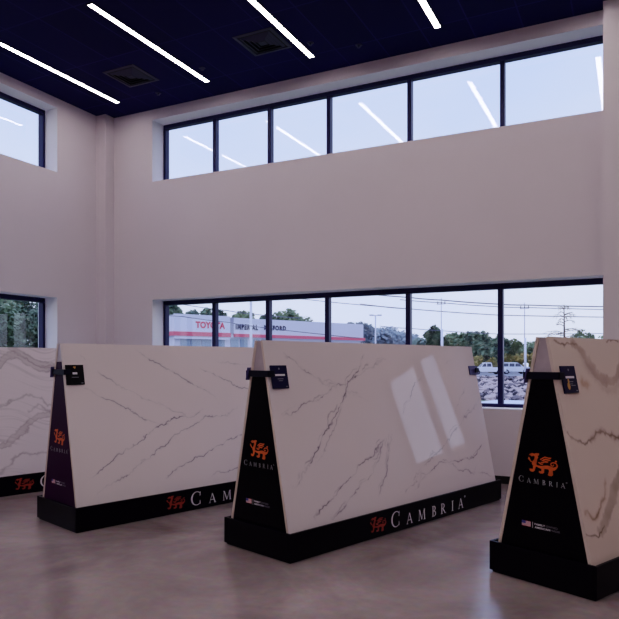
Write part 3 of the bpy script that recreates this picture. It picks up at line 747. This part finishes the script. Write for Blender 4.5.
# ---- utility poles with wires
def util_pole(px, ytop, d, label):
    b = at(px, 372, d); b.z = GZ; h = at(px, ytop, d).z - GZ
    t = empty('utility_pole', b, 0); tag(t, label, 'utility pole')
    mb = MB(); mb.tube([(0,0,0),(0,0,h)], [.07,.045], 8); mb.build('pole', M['wood'], t)
    mb = MB(); mb.box(-.6, .6, -.04, .04, h-.86, h-.77); mb.build('crossarm', M['wood'], t)
    for x in (-.5, 0, .5):
        mb = MB(); mb.tube([(x,0,h-.77),(x,0,h-.45)], [.07,.05], 8); mb.build('insulator', M['wire'], t)
util_pole(441.3, 298, 88, 'slim pale utility pole with crossarm under the wires, left of the mullion')
util_pole(524.6, 302.5, 88, 'slim pale utility pole with crossarm under the wires, nearest the cream slab')
def wire(pts, d, label, r=.033):
    P = []
    for (x0, y0), (x1, y1) in zip(pts, pts[1:]):
        for k in range(8):
            t = k/8; P.append(at(x0+(x1-x0)*t, y0+(y1-y0)*t + .35*4*t*(1-t), d))
    P.append(at(*pts[-1], d))
    mb = MB(); mb.tube(P, r, 5); o = mb.build('power_line', M['wire']); tag(o, label, 'power line')
wire([(270, 286), (411, 297.6), (441, 300), (497, 304), (524.6, 305), (640, 307)], 88, 'highest dark wire strung along the tops of the two utility poles', .07)
wire([(400, 299.6), (441, 302.6), (497, 306.6), (524.6, 307.4), (640, 310)], 88, 'thin wire running just under the highest wire', .045)
wire([(360, 304), (411, 309), (497, 315), (640, 317.5)], 88, 'middle pale wire crossing the sky behind the mullion', .05)
wire([(380, 326), (411, 328.5), (497, 334), (640, 333)], 88, 'lowest wire running at the height of the tree tops', .04)
wire([(150, 299.5), (186, 305), (227, 310.5), (252, 314), (300, 318)], 60, 'upper wire sloping over the showroom roof', .03)
wire([(150, 313.5), (182, 316.5), (230, 322.5), (251, 326), (325, 334.5), (360, 338)], 50, 'lower wire sloping across the showroom lettering', .03)
wire([(260, 296), (305, 299.3), (380, 306.5), (411, 309)], 60, 'pale wire crossing the sky above the showroom roof', .028)

# ---- cars
M['car_white'] = mat('white_car_paint', (236, 236, 242), .3, .5, coat=.5); M['car_silver'] = mat('silver_white_car_paint', (222, 226, 236), .3, .5, coat=.5)
M['car_glass'] = mat('dark_car_glass', (70, 76, 92), .15, .6); M['tyre'] = mat('black_tyre', (34, 34, 40), .8, .2); M['hub'] = mat('grey_wheel_hub', (170, 170, 178), .4, .4)
def car(px, d, heading, kind, paint, label):
    b = at(px, 372, d); t = empty(kind, (b.x, b.y, GZ), heading); tag(t, label, 'car')
    if kind == 'suv':
        body = [(-2.3,.45),(-2.35,.95),(-2.2,1.05),(-2.05,1.12),(1.15,1.12),(2.2,.98),(2.38,.8),(2.35,.42),(1.95,.35),(-1.9,.35)]
        cab = [(-2.15,1.1),(-1.95,1.66),(-1.6,1.76),(.15,1.76),(.5,1.66),(1.2,1.1)]; win = [((-1.95,-1.05)), ((-.95,-.15)), ((-.05,.62))]
        axles = (-1.4, 1.42)
    else:
        body = [(-2.6,.5),(-2.62,1.02),(-.55,1.05),(-.5,1.1),(1.1,1.1),(2.35,1.0),(2.5,.8),(2.48,.45),(2.1,.38),(-2.1,.38)]
        cab = [(-.62,1.08),(-.5,1.70),(-.2,1.76),(.45,1.74),(1.15,1.08)]; win = [(-.45,.2), (.28,.66)]
        axles = (-1.55, 1.6)
    mb = MB(); mb.prism(body, -.9, .9); mb.build('car_body', paint, t, bevel=.06)
    mb = MB(); mb.prism(cab, -.74, .74); mb.build('cabin', paint, t, bevel=.05)
    zlo, zhi = 1.14, 1.62
    for sy in (-1, 1):
        for a_, b_ in win:
            mb = MB(); sh = .1 if b_ < .3 else .28
            y0, y1 = sorted((sy*.735, sy*.752)); mb.hexa([(a_,y0,zlo),(b_+ (sh if b_ > .5 else 0),y0,zlo),(b_+(sh if b_ > .5 else 0),y1,zlo),(a_,y1,zlo)], [(a_+.06,y0,zhi),(b_-.02,y0,zhi),(b_-.02,y1,zhi),(a_+.06,y1,zhi)])
            mb.build('side_window', M['car_glass'], t)
    xw = .98 if kind == 'suv' else .95
    mb = MB(); mb.hexa([(xw+.2,-.66,1.14),(xw+.22,-.66,1.14),(xw+.22,.66,1.14),(xw+.2,.66,1.14)], [(xw-.38,-.6,1.62),(xw-.36,-.6,1.62),(xw-.36,.6,1.62),(xw-.38,.6,1.62)]); mb.build('windscreen', M['car_glass'], t)
    for axx in axles:
        for sy in (-1, 1):
            mb = MB(); mb.tube([(axx, sy*.68, .35), (axx, sy*.92, .35)], .36, 18); w = mb.build('wheel', M['tyre'], t)
            mb = MB(); mb.tube([(axx, sy*.92, .35), (axx, sy*.935, .35)], .2, 12); mb.build('hub_cap', M['hub'], w)
car(514, 99, YAW, 'suv', M['car_silver'], 'white sport utility car parked right of the window mullion')
car(487, 96, YAW + math.pi, 'pickup_truck', M['car_white'], 'white pickup parked left of the window mullion')

# ---- trees
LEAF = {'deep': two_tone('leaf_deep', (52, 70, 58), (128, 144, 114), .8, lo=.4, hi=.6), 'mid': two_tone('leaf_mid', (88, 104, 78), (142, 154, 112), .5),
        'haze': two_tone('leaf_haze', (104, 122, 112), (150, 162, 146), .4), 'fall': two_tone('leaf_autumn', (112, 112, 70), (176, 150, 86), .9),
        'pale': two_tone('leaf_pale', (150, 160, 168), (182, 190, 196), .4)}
M['bark'] = mat('tree_bark', (84, 74, 70), .9, .1, noise=.2, nscale=5)
def leaf_cloud(lobes, n, size, rnd):
    vs, fs = [], []
    for k in range(n):
        cx, cy, cz, rx, ry, rz = lobes[rnd.randrange(len(lobes))]
        while True:
            a = Vector((rnd.uniform(-1,1), rnd.uniform(-1,1), rnd.uniform(-1,1)))
            if .25 < a.length < 1: break
        p = Vector((cx + a.x*rx, cy + a.y*ry, cz + a.z*rz)); s = size*rnd.uniform(.6, 1.3)
        u = Vector((rnd.gauss(0,1), rnd.gauss(0,1), rnd.gauss(0,.7))).normalized(); v = u.orthogonal().normalized()
        i = len(vs); vs += [p-u*s*.6-v*s*.35, p+u*s*.1-v*s*.45, p+u*s*.7, p+u*s*.1+v*s*.45]; fs.append((i, i+1, i+2, i+3))
    me = bpy.data.meshes.new('foliage'); me.from_pydata([tuple(v) for v in vs], [], fs); return me
def tree(px, ytop, wpx, d, leaf, label, seed, n=1500, size=.45, group=None, name='broadleaf_tree', low=.12, zbase=None, lobes_n=9):
    rnd = random.Random(seed); b = at(px, 372, d); b.z = GZ if zbase is None else zbase
    h = at(px, ytop, d).z - b.z; rw = wpx*d/F/2
    t = empty(name, b, rnd.uniform(0, 6.28)); tag(t, label, 'tree' if 'shrub' not in name else 'shrub', group)
    mb = MB(); mb.tube([(0,0,0),(.05*h*.2,0,h*.4),(0,.03*h,h*.8)], [max(.05,.03*h), .02*h, .006*h], 8)
    for k in range(5):
        a = rnd.uniform(0, 6.28); z = h*rnd.uniform(.3,.65); mb.tube([(0,0,z),(math.cos(a)*rw*.6, math.sin(a)*rw*.6, z+h*.18)], [.012*h, .004*h], 5)
    mb.build('trunk', M['bark'], t)
    lb = [(0, 0, h*.72, rw*.6, rw*.6, h*.28)]
    for k in range(lobes_n):
        a = rnd.uniform(0, 6.28); rr_ = rw*rnd.uniform(.35,.65); z = h*rnd.uniform(low+.18, .84)
        lb.append((math.cos(a)*rr_, math.sin(a)*rr_, z, rw*rnd.uniform(.35,.5), rw*rnd.uniform(.35,.5), h*rnd.uniform(.12,.2)))
    me = leaf_cloud(lb, n, size, rnd); me.materials.append(LEAF[leaf])
    o = bpy.data.objects.new('foliage', me); C.objects.link(o); o.parent = t
    return t
# behind the cars
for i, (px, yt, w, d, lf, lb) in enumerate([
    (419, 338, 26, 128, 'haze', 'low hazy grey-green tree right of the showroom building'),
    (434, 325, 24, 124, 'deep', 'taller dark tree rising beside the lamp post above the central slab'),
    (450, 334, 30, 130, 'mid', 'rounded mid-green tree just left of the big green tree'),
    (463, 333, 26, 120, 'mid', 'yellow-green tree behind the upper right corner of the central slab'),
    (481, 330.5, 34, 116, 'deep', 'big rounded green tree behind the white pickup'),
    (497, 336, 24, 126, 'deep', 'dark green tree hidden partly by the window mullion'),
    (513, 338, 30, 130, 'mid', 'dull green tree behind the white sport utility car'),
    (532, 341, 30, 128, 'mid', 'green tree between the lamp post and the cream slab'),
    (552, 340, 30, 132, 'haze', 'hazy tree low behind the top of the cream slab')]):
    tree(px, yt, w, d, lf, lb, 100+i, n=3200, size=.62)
for i, (px, yt, w, d, lb) in enumerate([(477, 356, 12, 106, 'small yellow autumn shrub left of the white pickup'), (493, 358, 12, 108, 'small yellow autumn shrub between the parked cars'),
    (506, 354, 16, 108, 'golden autumn shrub behind the white sport utility car roof'), (519, 353, 16, 108, 'ochre autumn shrub beside the right lamp post'), (536, 352, 22, 108, 'wide ochre autumn shrub next to the cream slab')]):
    tree(px, yt, w, d, 'fall', lb, 200+i, n=800, size=.5, name='autumn_shrub', low=0)
tree(583, 329, 28, 74, 'mid', 'bright green round tree above the cream slab, by the wall', 31, n=1600, size=.3)
tree(603, 334, 24, 80, 'mid', 'low green tree at the right edge of the window', 32, n=900, size=.3)
# behind the showroom
for i, (px, yt, w, d, lf, lb) in enumerate([
    (172, 302, 22, 132, 'deep', 'dark tree top behind the left end of the showroom roof'),
    (190, 311, 18, 140, 'haze', 'low hazy tree top over the showroom lettering'),
    (214, 308, 24, 136, 'deep', 'tree top behind the second mullion over the red lettering'),
    (247, 311.5, 26, 136, 'mid', 'tree top behind the thick white light pole'),
    (272, 314, 24, 140, 'deep', 'tree top left of the widest tree behind the showroom'),
    (291, 310.5, 34, 140, 'mid', 'widest green tree behind the middle of the showroom roof'),
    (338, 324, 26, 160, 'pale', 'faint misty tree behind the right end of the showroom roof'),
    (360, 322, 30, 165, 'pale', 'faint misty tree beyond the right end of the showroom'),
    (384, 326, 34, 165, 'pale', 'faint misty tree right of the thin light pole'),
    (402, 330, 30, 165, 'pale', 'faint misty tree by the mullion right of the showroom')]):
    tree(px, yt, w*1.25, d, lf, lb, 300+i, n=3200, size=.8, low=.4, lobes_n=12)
# leafless conifer
d = 64; b = at(564, 372, d); b.z = GZ; h = at(564, 304.5, d).z - GZ; rnd = random.Random(9)
t = empty('bare_conifer', b, YAW); tag(t, 'bare dead conifer with sparse twigs above the cream slab', 'tree')
mb = MB(); mb.tube([(0,0,0),(.05,0,h*.5),(0,0,h)], [.16,.11,.03], 7); mb.build('trunk', M['bark'], t)
for k in range(26):
    z = h*rnd.uniform(.5,.97); L = rnd.uniform(.5,1.6)*(1.2-(z/h-.5)*1.3)*1.15; sx = rnd.choice((-1,1)); ay = rnd.uniform(-.7,.7)
    mb = MB(); p = [(0,0,z),(sx*L*.5,ay*L*.5,z+.18),(sx*L,ay*L,z+rnd.uniform(-.25,.25))]; mb.tube(p, [.035,.025,.012], 5)
    for q in range(3):
        f_ = rnd.uniform(.45,1); mb.tube([(sx*L*f_,ay*L*f_,z+.12),(sx*L*(f_+.18),ay*L*f_+rnd.uniform(-.2,.2),z+rnd.uniform(-.25,.3))], [.02,.010], 4)
    mb.build('branch', M['bark'], t)
# woodland outside the left wall
for i, (px, yt, w, d, lf, lb) in enumerate([
    (-42, 262, 90, 27, 'deep', 'dense green tree left of the lower left window view'), (-8, 282, 64, 27, 'deep', 'leafy green tree at the left edge of the lower left window'),
    (14, 290, 50, 31, 'mid', 'lighter green tree in the middle of the lower left window'), (33, 284, 54, 28, 'deep', 'dark green tree at the right side of the lower left window'),
    (60, 280, 60, 30, 'deep', 'dense green tree beyond the left window jamb')]):
    tree(px, yt, w, d, lf, lb, 400+i, n=5600, size=.15, low=-.1, lobes_n=15, zbase=-.12)

# ================================================================== SKY AND CAMERA
w = bpy.data.worlds.new('overcast_sky'); bpy.context.scene.world = w; w.use_nodes = True; nt = w.node_tree
bg = nt.nodes['Background']; bg.inputs['Strength'].default_value = 2.3
tc = nt.nodes.new('ShaderNodeTexCoord'); sx = nt.nodes.new('ShaderNodeSeparateXYZ')
rp = nt.nodes.new('ShaderNodeValToRGB'); rp.color_ramp.elements[0].position = .0; rp.color_ramp.elements[0].color = (.63, .69, .90, 1)
rp.color_ramp.elements[1].position = .5; rp.color_ramp.elements[1].color = (.41, .535, 1.0, 1)
nz = nt.nodes.new('ShaderNodeTexNoise'); nz.inputs['Scale'].default_value = 3.0; nz.inputs['Detail'].default_value = 5
mp = nt.nodes.new('ShaderNodeMapping'); mp.inputs['Scale'].default_value = (1, 1, 2.5)
ad = nt.nodes.new('ShaderNodeMath'); ad.operation = 'MULTIPLY_ADD'; ad.inputs[1].default_value = .45
sb = nt.nodes.new('ShaderNodeMath'); sb.operation = 'SUBTRACT'; sb.inputs[1].default_value = .22
nt.links.new(tc.outputs['Generated'], sx.inputs[0]); nt.links.new(tc.outputs['Generated'], mp.inputs['Vector']); nt.links.new(mp.outputs['Vector'], nz.inputs['Vector'])
nt.links.new(nz.outputs['Fac'], ad.inputs[0]); nt.links.new(sx.outputs['Z'], ad.inputs[2]); nt.links.new(ad.outputs[0], sb.inputs[0])
nt.links.new(sb.outputs[0], rp.inputs['Fac']); nt.links.new(rp.outputs['Color'], bg.inputs['Color'])

cam = bpy.data.cameras.new('camera'); co = bpy.data.objects.new('camera', cam); C.objects.link(co)
co.location = (0, 0, EYE); co.rotation_euler = (math.pi/2, 0, YAW)
cam.sensor_width = 36; cam.lens = F/619*36; cam.shift_y = (HY-309.5)/619; cam.clip_end = 600; cam.clip_start = .05
sc = bpy.context.scene; sc.camera = co
sc.view_settings.view_transform = 'Standard'; sc.view_settings.look = 'None'; sc.view_settings.exposure = 0.0
sc.view_settings.use_curve_mapping = True          # soft highlight shoulder, like the photo's tone curve
cm = sc.view_settings.curve_mapping; cm.white_level = (2.2, 2.2, 2.2); cm.extend = 'EXTRAPOLATED'
cv = cm.curves[3]; cv.points[0].location = (0, 0); cv.points[1].location = (1, .90)
for x, y in ((.010, .014), (.04, .080), (.10, .215), (.2, .38), (.42, .60), (.7, .78)): cv.points.new(x, y)
cm.update()
